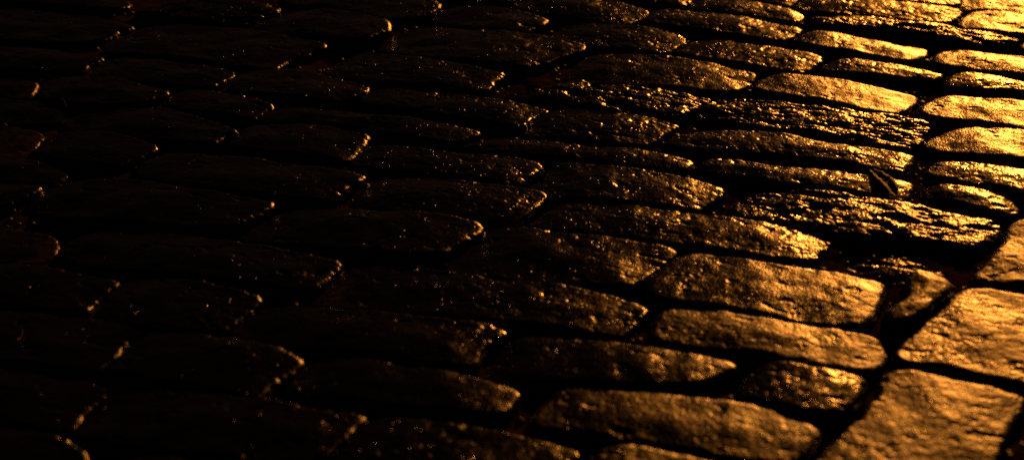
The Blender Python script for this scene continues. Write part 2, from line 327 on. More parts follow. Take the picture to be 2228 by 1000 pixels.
    ('dark sett cut by the bottom edge, coarse glitter on its upper right corner', 'm', (0, 0, 0, 0), '-0.2227,1.6111 -0.2011,1.6692 -0.1834,1.7233 -0.1501,1.7338 -0.1088,1.7254 -0.0641,1.7098 -0.0022,1.6944 0.0400,1.6792 0.0771,1.6623 0.0688,1.6446 0.0460,1.5970 0.0348,1.5694 -0.2289,1.5694'),
    ('dark long sett ending in a plain bronze wedge at its right tip', 's', (-2, 0, 0, 3), '-0.0331,1.8260 -0.0236,1.8762 -0.0055,1.9211 0.0223,1.9385 0.0549,1.9273 0.1277,1.9149 0.2093,1.8918 0.2635,1.8762 0.2907,1.8608 0.2714,1.8398 0.2455,1.8192 0.2210,1.8101 0.1680,1.8079 0.1095,1.8147 0.0508,1.8215 -0.0082,1.8147'),
    ('very long dark sett with a cluster of round sparkles at its right end', 'm', (-1, 0, 0, 3), '-0.2738,2.0417 -0.2717,2.0832 -0.2561,2.1260 -0.2348,2.1494 -0.2117,2.1554 -0.1499,2.1465 -0.0806,2.1217 -0.0237,2.0959 0.0237,2.0874 0.0695,2.0804 0.1241,2.0581 0.1651,2.0376 0.1856,2.0188 0.1767,1.9923 0.1605,1.9664 0.1435,1.9436 0.1158,1.9486 0.0538,1.9613 -0.0214,1.9767 -0.0849,1.9923 -0.1492,2.0081 -0.2140,2.0215'),
    ('long dark sett with a ragged orange-lit right end, below the very long sparkling one', 's', (-1.5, 0, 0, 2), '-0.3818,1.9335 -0.3738,1.9754 -0.3535,2.0108 -0.3262,2.0215 -0.2777,2.0174 -0.2220,2.0028 -0.1626,1.9884 -0.0868,1.9741 -0.0464,1.9651 -0.0118,1.9436 -0.0271,1.9248 -0.0421,1.9003 -0.0535,1.8632 -0.0804,1.8585 -0.1291,1.8714 -0.1907,1.8882 -0.2530,1.9027 -0.3156,1.9149 -0.3722,1.9236'),
    ('black sett with one isolated lit knob at its right tip, lower centre', 's', (-1.5, 0, 0, 1), '-0.2884,1.8034 -0.2823,1.8410 -0.2619,1.8726 -0.2277,1.8810 -0.1753,1.8679 -0.1436,1.8514 -0.1025,1.8433 -0.0616,1.8283 -0.0312,1.8124 -0.0053,1.8012 0.0058,1.7878 0.0006,1.7681 -0.0109,1.7465 -0.0365,1.7412 -0.0985,1.7487 -0.1579,1.7637 -0.2184,1.7823 -0.2708,1.7934'),
    ('plain dim sett with two lone sparkles near its right end, lower left', 's', (0, 0, 0, 0), '-0.5226,1.8503 -0.5175,1.8882 -0.5068,1.9186 -0.4851,1.9335 -0.4373,1.9360 -0.3718,1.9211 -0.3061,1.8978 -0.2787,1.8714 -0.2912,1.8410 -0.3080,1.8101 -0.3245,1.7812 -0.3578,1.7900 -0.4009,1.8034 -0.4563,1.8169 -0.5076,1.8364'),
    ('large pitch black sett near the bottom left with a faint speckled right end', 's', (-1.5, 0, 0, 0), '-0.5350,1.7067 -0.5342,1.7465 -0.5219,1.7812 -0.5035,1.8034 -0.4658,1.8056 -0.4122,1.7945 -0.3565,1.7812 -0.3158,1.7724 -0.2791,1.7605 -0.2368,1.7465 -0.1847,1.7328 -0.1938,1.7129 -0.2076,1.6792 -0.2262,1.6446 -0.2569,1.6272 -0.3293,1.6398 -0.3915,1.6524 -0.4494,1.6672 -0.5080,1.6823'),
    ('unlit sett at the left edge second from the bottom, beaded glints down its right side', 's', (0, 0, -3, 0), '-0.7942,1.8762 -0.7043,1.8585 -0.6472,1.8468 -0.5905,1.8352 -0.5399,1.8215 -0.5081,1.8056 -0.5237,1.7812 -0.5370,1.7465 -0.5424,1.7098 -0.5706,1.7098 -0.6321,1.7285 -0.6692,1.7391 -0.7532,1.7519'),
    ('unlit sett in the bottom left corner', 's', (0, 0, 0, 0), '-0.7462,1.7306 -0.6606,1.7098 -0.6010,1.6975 -0.5462,1.6792 -0.5115,1.6495 -0.4948,1.5785 -0.6962,1.5785'),
    ('black top edge of a sett at the bottom, right of the corner one', 's', (0, 0, 0, 0), '-0.4847,1.6158 -0.4447,1.6446 -0.3604,1.6301 -0.2547,1.6082 -0.2437,1.5604 -0.4801,1.5604'),
    ('dim sett at the left edge third from the bottom, one fleck of straw on it', 's', (0, 0, 0, 0), '-0.8442,2.0282 -0.7476,2.0055 -0.6684,1.9950 -0.6082,1.9819 -0.5391,1.9690 -0.5025,1.9461 -0.5173,1.9248 -0.5248,1.8882 -0.5380,1.8526 -0.5571,1.8444 -0.6074,1.8549 -0.6720,1.8714 -0.7113,1.8822 -0.8021,1.9003'),
    ('dim sett at the left edge fourth from the bottom with a glinting slanted right end', 's', (0, 0, 0, 0), '-0.8885,2.1628 -0.7886,2.1450 -0.7064,2.1391 -0.6186,2.1188 -0.5687,2.0973 -0.5753,2.0762 -0.5877,2.0444 -0.5966,2.0135 -0.6484,2.0161 -0.7149,2.0255 -0.7554,2.0322 -0.8509,2.0485'),
    ('short dim sett scattered with sparkles, at left directly below the long black one', 'm', (0, 0, 0, 0), '-0.5695,1.9923 -0.5681,2.0349 -0.5582,2.0790 -0.5373,2.0987 -0.4548,2.0874 -0.4010,2.0706 -0.3587,2.0485 -0.3627,2.0215 -0.3735,1.9950 -0.3906,1.9626 -0.4198,1.9499 -0.4836,1.9575 -0.5494,1.9728'),
    ('long black sett with a thick crust of orange glints on its right end', 's', (-1, 0, 0, 0), '-0.6702,2.1823 -0.6735,2.2238 -0.6521,2.2506 -0.6137,2.2665 -0.5343,2.2553 -0.4241,2.2207 -0.3754,2.2083 -0.3263,2.1884 -0.2802,2.1658 -0.2543,2.1494 -0.2647,2.1116 -0.2840,2.0762 -0.3094,2.0692 -0.3639,2.0860 -0.4388,2.1016 -0.5076,2.1159 -0.5778,2.1333 -0.6358,2.1524'),
    ('unlit sett at the left edge fifth from the bottom with a hooked glint', 's', (0, 0, -4, 0), '-0.9377,2.3123 -0.8305,2.2876 -0.7554,2.2714 -0.7091,2.2553 -0.6879,2.2316 -0.6865,2.1929 -0.7127,2.1628 -0.7524,2.1598 -0.7947,2.1658 -0.8959,2.1853'),
    ('black lens-shaped sett at left whose pointed right tip catches the light', 's', (-1.5, 0, 0, 0), '-0.7624,2.3510 -0.7601,2.3979 -0.7391,2.4317 -0.6808,2.4499 -0.6157,2.4462 -0.5472,2.4156 -0.4872,2.3926 -0.4408,2.3769 -0.4026,2.3648 -0.3776,2.3510 -0.3884,2.3240 -0.4096,2.2876 -0.4344,2.2649 -0.4876,2.2682 -0.5530,2.2795 -0.6197,2.2942 -0.6871,2.3090 -0.7414,2.3257'),
    ('narrow unlit sett at the left edge with a beaded line along its slanting right tip', 's', (0, 0, -4, 0), '-1.0178,2.5557 -0.9037,2.5363 -0.8431,2.5401 -0.7674,2.5209 -0.7298,2.4794 -0.7408,2.4535 -0.7568,2.4372 -0.8313,2.4426 -0.8772,2.4462 -0.9866,2.4609'),
    ('dark sett at the left edge directly below the narrow one with the beaded tip', 's', (0, 0, 0, 0), '-0.9818,2.4462 -0.8729,2.4317 -0.8268,2.4263 -0.7623,2.4210 -0.7734,2.3926 -0.7905,2.3613 -0.8092,2.3374 -0.8452,2.3374 -0.9516,2.3545'),
    ('short unlit sett with a speckled slanting right end, left quarter at mid height', 's', (0, 0, 0, 0), '-0.7958,2.5596 -0.8046,2.6156 -0.7830,2.6402 -0.7256,2.6464 -0.6495,2.6176 -0.6100,2.5894 -0.6228,2.5557 -0.6407,2.5305 -0.6588,2.5076 -0.6983,2.5133 -0.7469,2.5247 -0.7853,2.5401'),
    ('unlit sett at the left edge level with the short speckled-ended one', 's', (0, 0, -13, 0), '-1.0721,2.7206 -0.9503,2.6948 -0.9017,2.6948 -0.8498,2.6820 -0.8207,2.6568 -0.8204,2.6156 -0.8190,2.5655 -0.8656,2.5655 -0.9140,2.5715 -1.0276,2.5854'),
    ('black sett with a bright comma of glints at its right tip, below the grass blade', 's', (-1, 0, 0, 0), '-0.7915,2.7077 -0.7795,2.7425 -0.7305,2.7624 -0.6379,2.7535 -0.5947,2.7337 -0.5274,2.6927 -0.4844,2.6547 -0.4992,2.6319 -0.5122,2.5994 -0.5459,2.6034 -0.6119,2.6196 -0.6889,2.6464 -0.7586,2.6715'),
    ('unlit sett at the left edge with the pale grass blade standing at its right end', 's', (0, 0, -5, 0), '-1.1129,2.8446 -0.9875,2.8214 -0.9351,2.8145 -0.8471,2.7985 -0.8015,2.7826 -0.7745,2.7736 -0.7888,2.7469 -0.8037,2.7077 -0.8554,2.7034 -0.9059,2.7098 -0.9579,2.7206 -1.0793,2.7425'),
    ('short black rounded sett just above and right of the pale grass blade', 's', (0, 0, 0, 0), '-0.8708,2.8517 -0.8629,2.8945 -0.8338,2.9163 -0.7333,2.8993 -0.6777,2.8706 -0.6365,2.8423 -0.6539,2.8145 -0.6851,2.7826 -0.7264,2.7736 -0.7937,2.7849 -0.8483,2.8030'),
    ('unlit sett at the left edge just above the one with the grass blade', 's', (0, 0, -4, 0), '-1.1487,2.9533 -1.0190,2.9286 -0.9396,2.9236 -0.8968,2.9090 -0.8890,2.8564 -0.8878,2.8260 -0.9409,2.8353 -0.9950,2.8470 -1.1207,2.8682'),
    ('unlit sett at the left edge third from the top with two faint flecks', 's', (0, 0, 0, 0), '-1.2019,3.1150 -1.0659,3.0879 -0.9722,3.0772 -0.8875,3.0639 -0.8297,3.0480 -0.8004,3.0375 -0.8150,3.0039 -0.8300,2.9658 -0.8777,2.9533 -0.9773,2.9658 -1.0337,2.9784 -1.1653,3.0039'),
    ('unlit sett at the left edge second from the top with a dull lit right tip', 's', (0, 0, -3, 0), '-1.2865,3.3721 -1.1385,3.3349 -1.0096,3.3166 -0.9150,3.2924 -0.8330,3.2597 -0.7795,3.2218 -0.7960,3.1931 -0.8110,3.1592 -0.8379,3.1232 -0.8805,3.1096 -0.9655,3.1205 -1.0820,3.1425 -1.2183,3.1648'),
    ('unlit sett in the top left corner', 's', (0, 0, 0, 0), '-1.3401,3.5349 -1.1855,3.4946 -1.0172,3.4682 -0.8739,3.4100 -0.8153,3.3658 -0.8366,3.3288 -0.9364,3.3411 -1.0287,3.3596 -1.1513,3.3783 -1.3022,3.4196'),
    ('large dark brown sett in the upper left with a long glittering diagonal right edge', 's', (0, 0, 0, 0), '-0.8032,3.0826 -0.7932,3.1370 -0.7636,3.1902 -0.7281,3.2189 -0.6322,3.2189 -0.5415,3.1902 -0.4576,3.1536 -0.3948,3.1287 -0.3700,3.1014 -0.3996,3.0559 -0.4381,3.0039 -0.4594,2.9633 -0.5047,2.9734 -0.5699,2.9962 -0.6360,3.0193 -0.7298,3.0428 -0.7865,3.0559'),
    ('dark sett with one orange-lit slanted right tip, directly below the large brown one', 's', (0, 0, 0, 0), '-0.8081,2.9286 -0.7992,2.9734 -0.7774,3.0142 -0.7251,3.0193 -0.6314,2.9936 -0.5658,2.9708 -0.5270,2.9583 -0.5391,2.9236 -0.5662,2.8777 -0.6102,2.8753 -0.6724,2.8873 -0.7360,2.9041 -0.7943,2.9139'),
    ('black sett with a faint curl of light at its tip, before the diagonal shadow gap', 's', (0, 0, 0, 0), '-0.5240,2.8873 -0.5156,2.9286 -0.4840,2.9508 -0.4170,2.9458 -0.3551,2.9212 -0.2933,2.8873 -0.2683,2.8634 -0.2883,2.8283 -0.3268,2.7916 -0.3712,2.8007 -0.4321,2.8191 -0.4852,2.8376 -0.5193,2.8564'),
    ('small black sett with a fan of fine glints on its right tip, upper left', 's', (0, 0, 0, 0), '-0.6257,2.7985 -0.6162,2.8376 -0.5809,2.8540 -0.5084,2.8237 -0.4628,2.7985 -0.4331,2.7759 -0.4452,2.7425 -0.4596,2.7163 -0.5016,2.7250 -0.5626,2.7469 -0.6095,2.7691'),
    ('long slender dark sett with a thin lit back edge and few glints at its end', 's', (0, 0, 0, 0), '-0.4700,2.7206 -0.4560,2.7491 -0.4253,2.7669 -0.3961,2.7714 -0.3379,2.7535 -0.2516,2.7250 -0.1672,2.7034 -0.0836,2.6736 -0.0584,2.6568 -0.0747,2.6360 -0.1088,2.6095 -0.1534,2.6196 -0.2105,2.6464 -0.2848,2.6757 -0.3677,2.6969 -0.4377,2.7055'),
    ('black sett with a vertical string of glints down its right end, left of centre', 's', (0, 0, 0, 0), '-0.4881,2.6014 -0.4785,2.6526 -0.4594,2.6863 -0.4155,2.6905 -0.3494,2.6778 -0.3018,2.6672 -0.2538,2.6402 -0.2486,2.6237 -0.2612,2.5854 -0.2700,2.5518 -0.2837,2.5324 -0.3270,2.5421 -0.3989,2.5616 -0.4600,2.5814'),
    ('dark sett whose rounded right end is densely dotted with glints, near the centre', 'm', (0, 0, 0, 3), '-0.2706,2.5324 -0.2600,2.5715 -0.2415,2.5934 -0.2154,2.6014 -0.1665,2.5834 -0.1227,2.5636 -0.0649,2.5479 -0.0108,2.5460 0.0238,2.5305 0.0473,2.5076 0.0309,2.4757 0.0134,2.4444 -0.0149,2.4372 -0.0629,2.4535 -0.1313,2.4757 -0.2007,2.4981 -0.2590,2.5133'),
    ('dark sett below the densely dotted one with sparse sparkles on a squarer right end', 'm', (-1, 0, 0, 2), '-0.2452,2.3510 -0.2423,2.4032 -0.2306,2.4426 -0.2057,2.4609 -0.1416,2.4535 -0.0850,2.4390 -0.0104,2.4192 0.0266,2.4085 0.0536,2.3926 0.0421,2.3630 0.0222,2.3240 0.0100,2.3040 -0.0135,2.2942 -0.0670,2.3107 -0.1388,2.3206 -0.1898,2.3341 -0.2371,2.3408'),
    ('large smooth black sett with a soft orange blush on its right edge, left of centre', 's', (-1.5, 0, 0, 1), '-0.4103,2.2442 -0.4021,2.2843 -0.3750,2.3206 -0.3414,2.3391 -0.2980,2.3374 -0.2395,2.3257 -0.1816,2.3173 -0.1155,2.3090 -0.0615,2.2843 -0.0463,2.2649 -0.0652,2.2316 -0.0838,2.2052 -0.1048,2.1808 -0.1386,2.1748 -0.1867,2.1838 -0.2494,2.1991 -0.3201,2.2176 -0.3839,2.2300'),
    ('long black sett with an arrow of glints at its tip, above the smooth black one', 's', (0, 0, 0, 0), '-0.6195,2.4943 -0.6119,2.5401 -0.5774,2.5616 -0.5140,2.5538 -0.4495,2.5363 -0.3916,2.5171 -0.3109,2.4906 -0.2434,2.4627 -0.2626,2.4245 -0.2825,2.3856 -0.3012,2.3682 -0.3453,2.3717 -0.4060,2.3891 -0.4754,2.4103 -0.5458,2.4317 -0.6037,2.4609'),
    ('brown sett at the top edge left of centre with a glowing sloping right end', 's', (-1, 0, 0, 0), '-0.4956,3.4682 -0.3150,3.4682 -0.2116,3.4100 -0.1547,3.3472 -0.1720,3.2985 -0.2084,3.2627 -0.2406,3.2450 -0.3002,3.2805 -0.3818,3.3319 -0.4626,3.3596'),
    ('black lens-shaped sett near the top with a bright hooked right tip', 's', (-1.5, 0, 0, 0), '-0.5242,3.2275 -0.5054,3.2775 -0.4657,3.3045 -0.3951,3.3105 -0.3278,3.2894 -0.2699,3.2568 -0.2485,3.1931 -0.2722,3.1592 -0.2993,3.1287 -0.3442,3.1370 -0.4114,3.1620 -0.4791,3.1845'),
    ('rugged dark sett at the top edge with scattered orange crumbs, left part', 'c', (0, 0, 0, 0), '-0.7851,3.3045 -0.7445,3.3534 -0.6724,3.3878 -0.5807,3.3658 -0.4936,3.3349 -0.5170,3.2924 -0.5446,3.2509 -0.5807,3.2392 -0.6484,3.2480 -0.7176,3.2627'),
    ('small dark sett with a crescent of light on its right end, top centre', 's', (-1, 0, 0, 0), '-0.1672,3.2568 -0.1578,3.3045 -0.1251,3.3349 -0.0620,3.3288 0.0039,3.3075 0.0496,3.2716 0.0719,3.2421 0.0506,3.2045 0.0242,3.1789 -0.0224,3.1874 -0.0693,3.2016 -0.1358,3.2275'),
    ('large black sett whose pointed right corner is crusted with gold, top centre', 's', (-2, 0, 0, 3), '-0.2659,3.0987 -0.2448,3.1648 -0.2099,3.2045 -0.1443,3.2045 -0.0689,3.1817 0.0167,3.1620 0.0820,3.1397 0.1244,3.1150 0.1444,3.0879 0.1104,3.0480 0.0584,2.9936 0.0141,2.9734 -0.0477,2.9911 -0.1375,3.0271 -0.2104,3.0533 -0.2524,3.0745'),
    ('dark sett sprinkled with white-gold specks and a bright outlined right corner', 'm', (-1, 0, 0, 2), '-0.3483,2.9483 -0.3361,3.0039 -0.3037,3.0402 -0.2450,3.0323 -0.1587,3.0039 -0.1004,2.9809 -0.0472,2.9558 -0.0183,2.9384 -0.0336,2.9041 -0.0485,2.8634 -0.0885,2.8611 -0.1486,2.8729 -0.2178,2.8873 -0.2791,2.9017 -0.3341,2.9187'),
    ('dark sett dusted with dense glitter on its right half, just below the white-gold specked one', 'm', (0, 0, 0, 0), '-0.2752,2.8030 -0.2615,2.8423 -0.2210,2.8564 -0.1681,2.8353 -0.0874,2.8168 -0.0117,2.7939 0.0381,2.7714 0.0626,2.7513 0.0393,2.7294 0.0227,2.6948 0.0064,2.6778 -0.0437,2.6969 -0.1127,2.7228 -0.1761,2.7491 -0.2479,2.7736'),
    ('rough sett with a humped back and coarse scattered glints, upper centre', 'c', (0, 0, 0, 0), '-0.0118,2.8191 -0.0034,2.8376 0.0561,2.8564 0.0994,2.8849 0.1298,2.8945 0.1543,2.8658 0.2204,2.8611 0.2908,2.8376 0.3577,2.8076 0.3459,2.7826 0.3227,2.7580 0.2884,2.7163 0.2536,2.7294 0.1853,2.7513 0.1162,2.7759 0.0635,2.8007'),
    ('short sett evenly peppered with fine points, below the humped rough one', 'm', (0, 0, 0, 0), '0.0231,2.6422 0.0414,2.7077 0.0707,2.7469 0.1213,2.7580 0.1984,2.7359 0.2571,2.7120 0.2904,2.6927 0.2688,2.6568 0.2330,2.6054 0.2014,2.6034 0.1470,2.6176 0.0802,2.6319'),
    ('long dark sett with a dazzling gold patch on its right end', 's', (0, 0, 0, 4), '0.0986,2.9163 0.1197,2.9759 0.1435,3.0219 0.1757,3.0428 0.2167,3.0375 0.2821,3.0271 0.3357,3.0090 0.4106,2.9809 0.4609,2.9483 0.4465,2.9041 0.4142,2.8658 0.3791,2.8564 0.3207,2.8682 0.2448,2.8801 0.1767,2.8873 0.1213,2.8969'),
    ('dark sett with a lit sloping right end, above the one with the dazzling gold patch', 'm', (-1.5, 0, 0, 3), '0.0826,3.1676 0.0950,3.2189 0.1240,3.2421 0.1958,3.2218 0.2829,3.1902 0.3162,3.1648 0.3455,3.1315 0.3285,3.0960 0.3026,3.0586 0.2579,3.0639 0.1869,3.0852 0.1425,3.1096 0.0957,3.1370'),
    ('dark coarse sett at the top edge centre with scattered glints and a blunt bright tip', 'm', (0, 0, 0, 0), '0.0059,3.3565 0.0355,3.4036 0.1242,3.3973 0.2196,3.3596 0.2818,3.3166 0.2715,3.2805 0.2423,3.2421 0.2134,3.2334 0.1483,3.2597 0.0729,3.2924 0.0155,3.3227'),
    ('sett shading from dark at left to amber at right, above the speckled amber one', 'm', (0, 0, 0, 0), '0.2744,3.2538 0.2937,3.2954 0.3241,3.3136 0.3952,3.2924 0.4625,3.2627 0.5232,3.2334 0.5867,3.1931 0.5703,3.1592 0.5384,3.1315 0.4744,3.1481 0.3840,3.1845 0.3114,3.2189'),
    ('speckled amber sett above and left of the broad finely pitted one', 'm', (0, 0, 0, 0), '0.3278,3.0586 0.3477,3.1068 0.3777,3.1232 0.4429,3.1014 0.5311,3.0692 0.6017,3.0323 0.5802,2.9835 0.5472,2.9533 0.4867,2.9708 0.4301,2.9962 0.3664,3.0219'),
    ('coppery sett at the top edge with fine sparkles and a rounded right end', 'm', (0, 0, 0, 0), '0.3730,3.3411 0.3982,3.3783 0.4381,3.3846 0.4946,3.3658 0.5689,3.3257 0.6033,3.2745 0.5859,3.2421 0.5378,3.2568 0.4654,3.2864 0.4060,3.3136'),
    ('thin lit strip of a sett cut by the top edge above the coppery one', 'm', (0, 0, 0, 0), '0.4474,3.4682 0.5831,3.4356 0.6119,3.3973 0.5915,3.3472 0.5524,3.3596 0.4789,3.3973'),
    ('sliver of a lit sett at the top edge, above left of the coppery one', 'm', (0, 0, 0, 0), '0.2456,3.4486 0.3149,3.4421 0.3859,3.4036 0.3615,3.3534 0.3182,3.3596 0.2615,3.3878'),
    ('long thin centre sett glittering along its back edge, below the short peppered one', 'm', (0, 0, 0, 0), '-0.0831,2.5934 -0.0625,2.6196 -0.0238,2.6319 0.0435,2.6176 0.1362,2.5874 0.2147,2.5695 0.2673,2.5479 0.2985,2.5266 0.2858,2.4981 0.2475,2.4943 0.1803,2.5133 0.1047,2.5382 0.0279,2.5577 -0.0460,2.5734'),
    ('plump sett right of centre with a brightly beaded rounded right end', 'm', (0, 0, 0, 3), '0.0412,2.4032 0.0533,2.4590 0.0771,2.5114 0.1070,2.5133 0.1835,2.4906 0.2586,2.4646 0.3073,2.4408 0.3363,2.4210 0.3337,2.3979 0.3100,2.3682 0.2894,2.3442 0.2482,2.3442 0.1758,2.3630 0.1066,2.3786 0.0520,2.3891'),
    ('very long sett right of centre, dark at left and bronze and speckled at right', 'm', (0, 0, 1, 3), '0.0268,2.2811 0.0435,2.3107 0.0567,2.3290 0.0767,2.3527 0.1132,2.3596 0.1507,2.3562 0.1988,2.3391 0.3181,2.3107 0.3919,2.2876 0.4372,2.2698 0.4686,2.2553 0.4787,2.2332 0.4583,2.2021 0.4499,2.1808 0.4220,2.1718 0.3765,2.1763 0.3323,2.1929 0.2830,2.2052 0.1916,2.2347 0.1217,2.2553 0.0507,2.2730'),
    ('broad smooth dark sett at centre with a wavy back edge and glowing right rim', 's', (-2, -0.5, -1, 2), '-0.1017,2.1524 -0.0884,2.2006 -0.0655,2.2442 -0.0379,2.2682 -0.0042,2.2762 0.0323,2.2682 0.0600,2.2506 0.1326,2.2347 0.1901,2.2129 0.2309,2.1991 0.2414,2.1853 0.2198,2.1554 0.2044,2.1304 0.1823,2.1001 0.1682,2.0860 0.1351,2.0818 0.0764,2.0916 0.0172,2.1001 -0.0359,2.1159 -0.0864,2.1377'),
    ('dim strip of a sett along the top edge above the crescent-lit small one', 'm', (0, 0, 0, 0), '-0.2165,3.5013 -0.0342,3.4814 0.0110,3.4421 -0.0020,3.3846 -0.0528,3.3658 -0.1216,3.3783 -0.1723,3.4164'),
]
polys = []
for i, (label, kind, (tx, ty, hz, cx), pts) in enumerate(STONES):
    P = [tuple(map(float, p.split(','))) for p in pts.split()]
    polys.append(np.array(P))
    rng = random.Random(100 + i)
    far = max(p[1] for p in P)
    V, Q, c = stone_mesh(P, kind, 1000 + 37 * i, 0.0023, (tx + rng.uniform(-0.8, 0.8), ty + rng.uniform(-0.7, 0.7)), hz / 1000 + rng.uniform(-0.0015, 0.0015), cx / 1000)
    o = bpy.data.objects.new('cobblestone', mesh_from_arrays('cobblestone', V, Q, MAT[kind]))
    o.location = (c[0], c[1], 0)
    col.objects.link(o)
    o['label'] = label; o['category'] = 'cobblestone'; o['group'] = 'stone setts paving the street'

# ------------------------------------------------------------------ joints and ground
step = 0.005
gx = np.arange(-1.15, 1.75, step); gy = np.arange(1.35, 4.1, step)
X, Y = np.meshgrid(gx, gy)
Z = -0.0175 + 0.0045 * fbm(X, Y, 0.10, 3, 5) + 0.0016 * fbm(X, Y, 0.02, 3, 9)
edge = np.minimum(np.minimum(X - gx[0], gx[-1] - X), np.minimum(Y - gy[0], gy[-1] - Y))
Z = Z - 0.03 * (1 - smooth(edge / 0.05))
idx = np.arange(X.size).reshape(X.shape)
Q = np.stack([idx[:-1, :-1].ravel(), idx[:-1, 1:].ravel(), idx[1:, 1:].ravel(), idx[1:, :-1].ravel()], 1)
o = bpy.data.objects.new('joint_soil', mesh_from_arrays('joint_soil', np.stack([X.ravel(), Y.ravel(), Z.ravel()], 1), Q, SOIL))
col.objects.link(o); o['kind'] = 'structure'
V = np.array([(-400, -400, -0.055), (400, -400, -0.055), (400, 400, -0.055), (-400, 400, -0.055)], float)
o = bpy.data.objects.new('ground', mesh_from_arrays('ground', V, np.array([[0, 1, 2, 3]]), SOIL))
col.objects.link(o); o['kind'] = 'structure'

# paving carried on past the edges of the picture, so the street does not stop there
def in_view(x, y):
    dx, dy, dz = x, y, -1.1
    fz = dy * math.cos(R(26)) - dz * math.sin(R(26)); uz = dy * math.sin(R(26)) + dz * math.cos(R(26))
    if fz <= 0: return False
    return abs(dx / fz) * 3588 < 1150 and abs(uz / fz) * 3588 < 540
VV, QQ = [], []; nv = 0; rr = random.Random(3)
for r in range(-16, 22):
    t0 = 2.2 + r * 0.137; s = -2.6 + rr.uniform(0, 0.2)
    while s < 2.8:
        Ln = rr.uniform(0.2, 0.34); a, b = s + 0.009, s + Ln - 0.009; e0, e1 = t0 + 0.009, t0 + 0.128; s += 0.03
        pp = [(a, e0 + .02), (a + .02, e0), ((a + b) / 2, e0 - .003), (b - .02, e0), (b, e0 + .02), (b, e1 - .02), (b - .02, e1), ((a + b) / 2, e1 + .003), (a + .02, e1), (a, e1 - .02)]
        pp = np.array([(x * CR - y * SR, x * SR + y * CR) for x, y in pp])
        if any(in_view(x, y) for x, y in pp): continue
        if pp[:, 1].min() < 0.2 or pp[:, 1].max() > 4.6: continue
        hit = False
        for P in polys:
            if P[:, 0].min() > pp[:, 0].max() or P[:, 0].max() < pp[:, 0].min() or P[:, 1].min() > pp[:, 1].max() or P[:, 1].max() < pp[:, 1].min(): continue
            if (sdf(P, pp[:, 0], pp[:, 1]) > -0.010).any() or (sdf(pp, P[:, 0], P[:, 1]) > -0.010).any() : hit = True; break
        if hit: continue
        s += Ln - 0.03
        v, q, c = stone_mesh(pp, rr.choice('smm'), rr.randrange(9999), 0.008, (rr.uniform(-1, 1), rr.uniform(-1, 1)), rr.uniform(-.002, .002))
        v[:, 0] += c[0]; v[:, 1] += c[1]; VV.append(v); QQ.append(q + nv); nv += len(v)
o = bpy.data.objects.new('paving', mesh_from_arrays('paving', np.concatenate(VV), np.concatenate(QQ), MAT['m']))
col.objects.link(o); o['kind'] = 'structure'

# ------------------------------------------------------------------ grit in the joints
rr = random.Random(11); VV, QQ = [], []; nv = 0
base = np.array([(1,0,0),(-1,0,0),(0,1,0),(0,-1,0),(0,0,1),(0,0,-1)], float)
tri = np.array([(0,2,4),(2,1,4),(1,3,4),(3,0,4),(2,0,5),(1,2,5),(3,1,5),(0,3,5)])
def subdiv(v, f):
    v = list(map(tuple, v)); nf = []; cache = {}
    def mid(a, b):
        k = (min(a, b), max(a, b))
        if k not in cache:
            m = (np.array(v[a]) + np.array(v[b])) / 2; v.append(tuple(m / np.linalg.norm(m))); cache[k] = len(v) - 1
        return cache[k]
    for a, b, c in f:
        ab, bc, ca = mid(a, b), mid(b, c), mid(c, a); nf += [(a, ab, ca), (ab, b, bc), (ca, bc, c), (ab, bc, ca)]
    return np.array(v), np.array(nf)
sv, sf = subdiv(base, tri)
flat = np.concatenate([P for P in polys])
gz = lambda x, y: float(Z[min(max(int((y - gy[0]) / step), 0), len(gy) - 1), min(max(int((x - gx[0]) / step), 0), len(gx) - 1)])
n_ok = 0
cand = np.array([(rr.uniform(-1.0, 1.5), rr.uniform(1.5, 3.9)) for _ in range(9000)])
dist = np.full(len(cand), -1.0)
for P in polys:
    m = (cand[:, 0] > P[:, 0].min() - .03) & (cand[:, 0] < P[:, 0].max() + .03) & (cand[:, 1] > P[:, 1].min() - .03) & (cand[:, 1] < P[:, 1].max() + .03)
    if m.any(): dist[m] = np.maximum(dist[m], sdf(spline(P, 3), cand[m, 0], cand[m, 1]))
for (x, y), d in zip(cand, dist):
    if not (-0.03 < d < -0.005): continue
    r = rr.uniform(0.0015, 0.0048) * (1.0 if rr.random() < .9 else 1.6)
    j = np.array([[rr.uniform(.75, 1.25) for _ in range(3)] for _ in range(len(sv))])
    v = sv * j * np.array([rr.uniform(.8, 1.4), rr.uniform(.8, 1.4), rr.uniform(.5, .9)]) * r
    v = v + np.array([x, y, gz(x, y) + r * 0.35]); VV.append(v); QQ.append(sf + nv); nv += len(v)
GRIT = plain('grit_stone', (0.07, 0.05, 0.036), 0.5)
o = bpy.data.objects.new('grit', mesh_from_arrays('grit', np.concatenate(VV), np.concatenate(QQ), GRIT))
col.objects.link(o); o['kind'] = 'stuff'; o['label'] = 'fine dark grit lying in the joints between the setts'

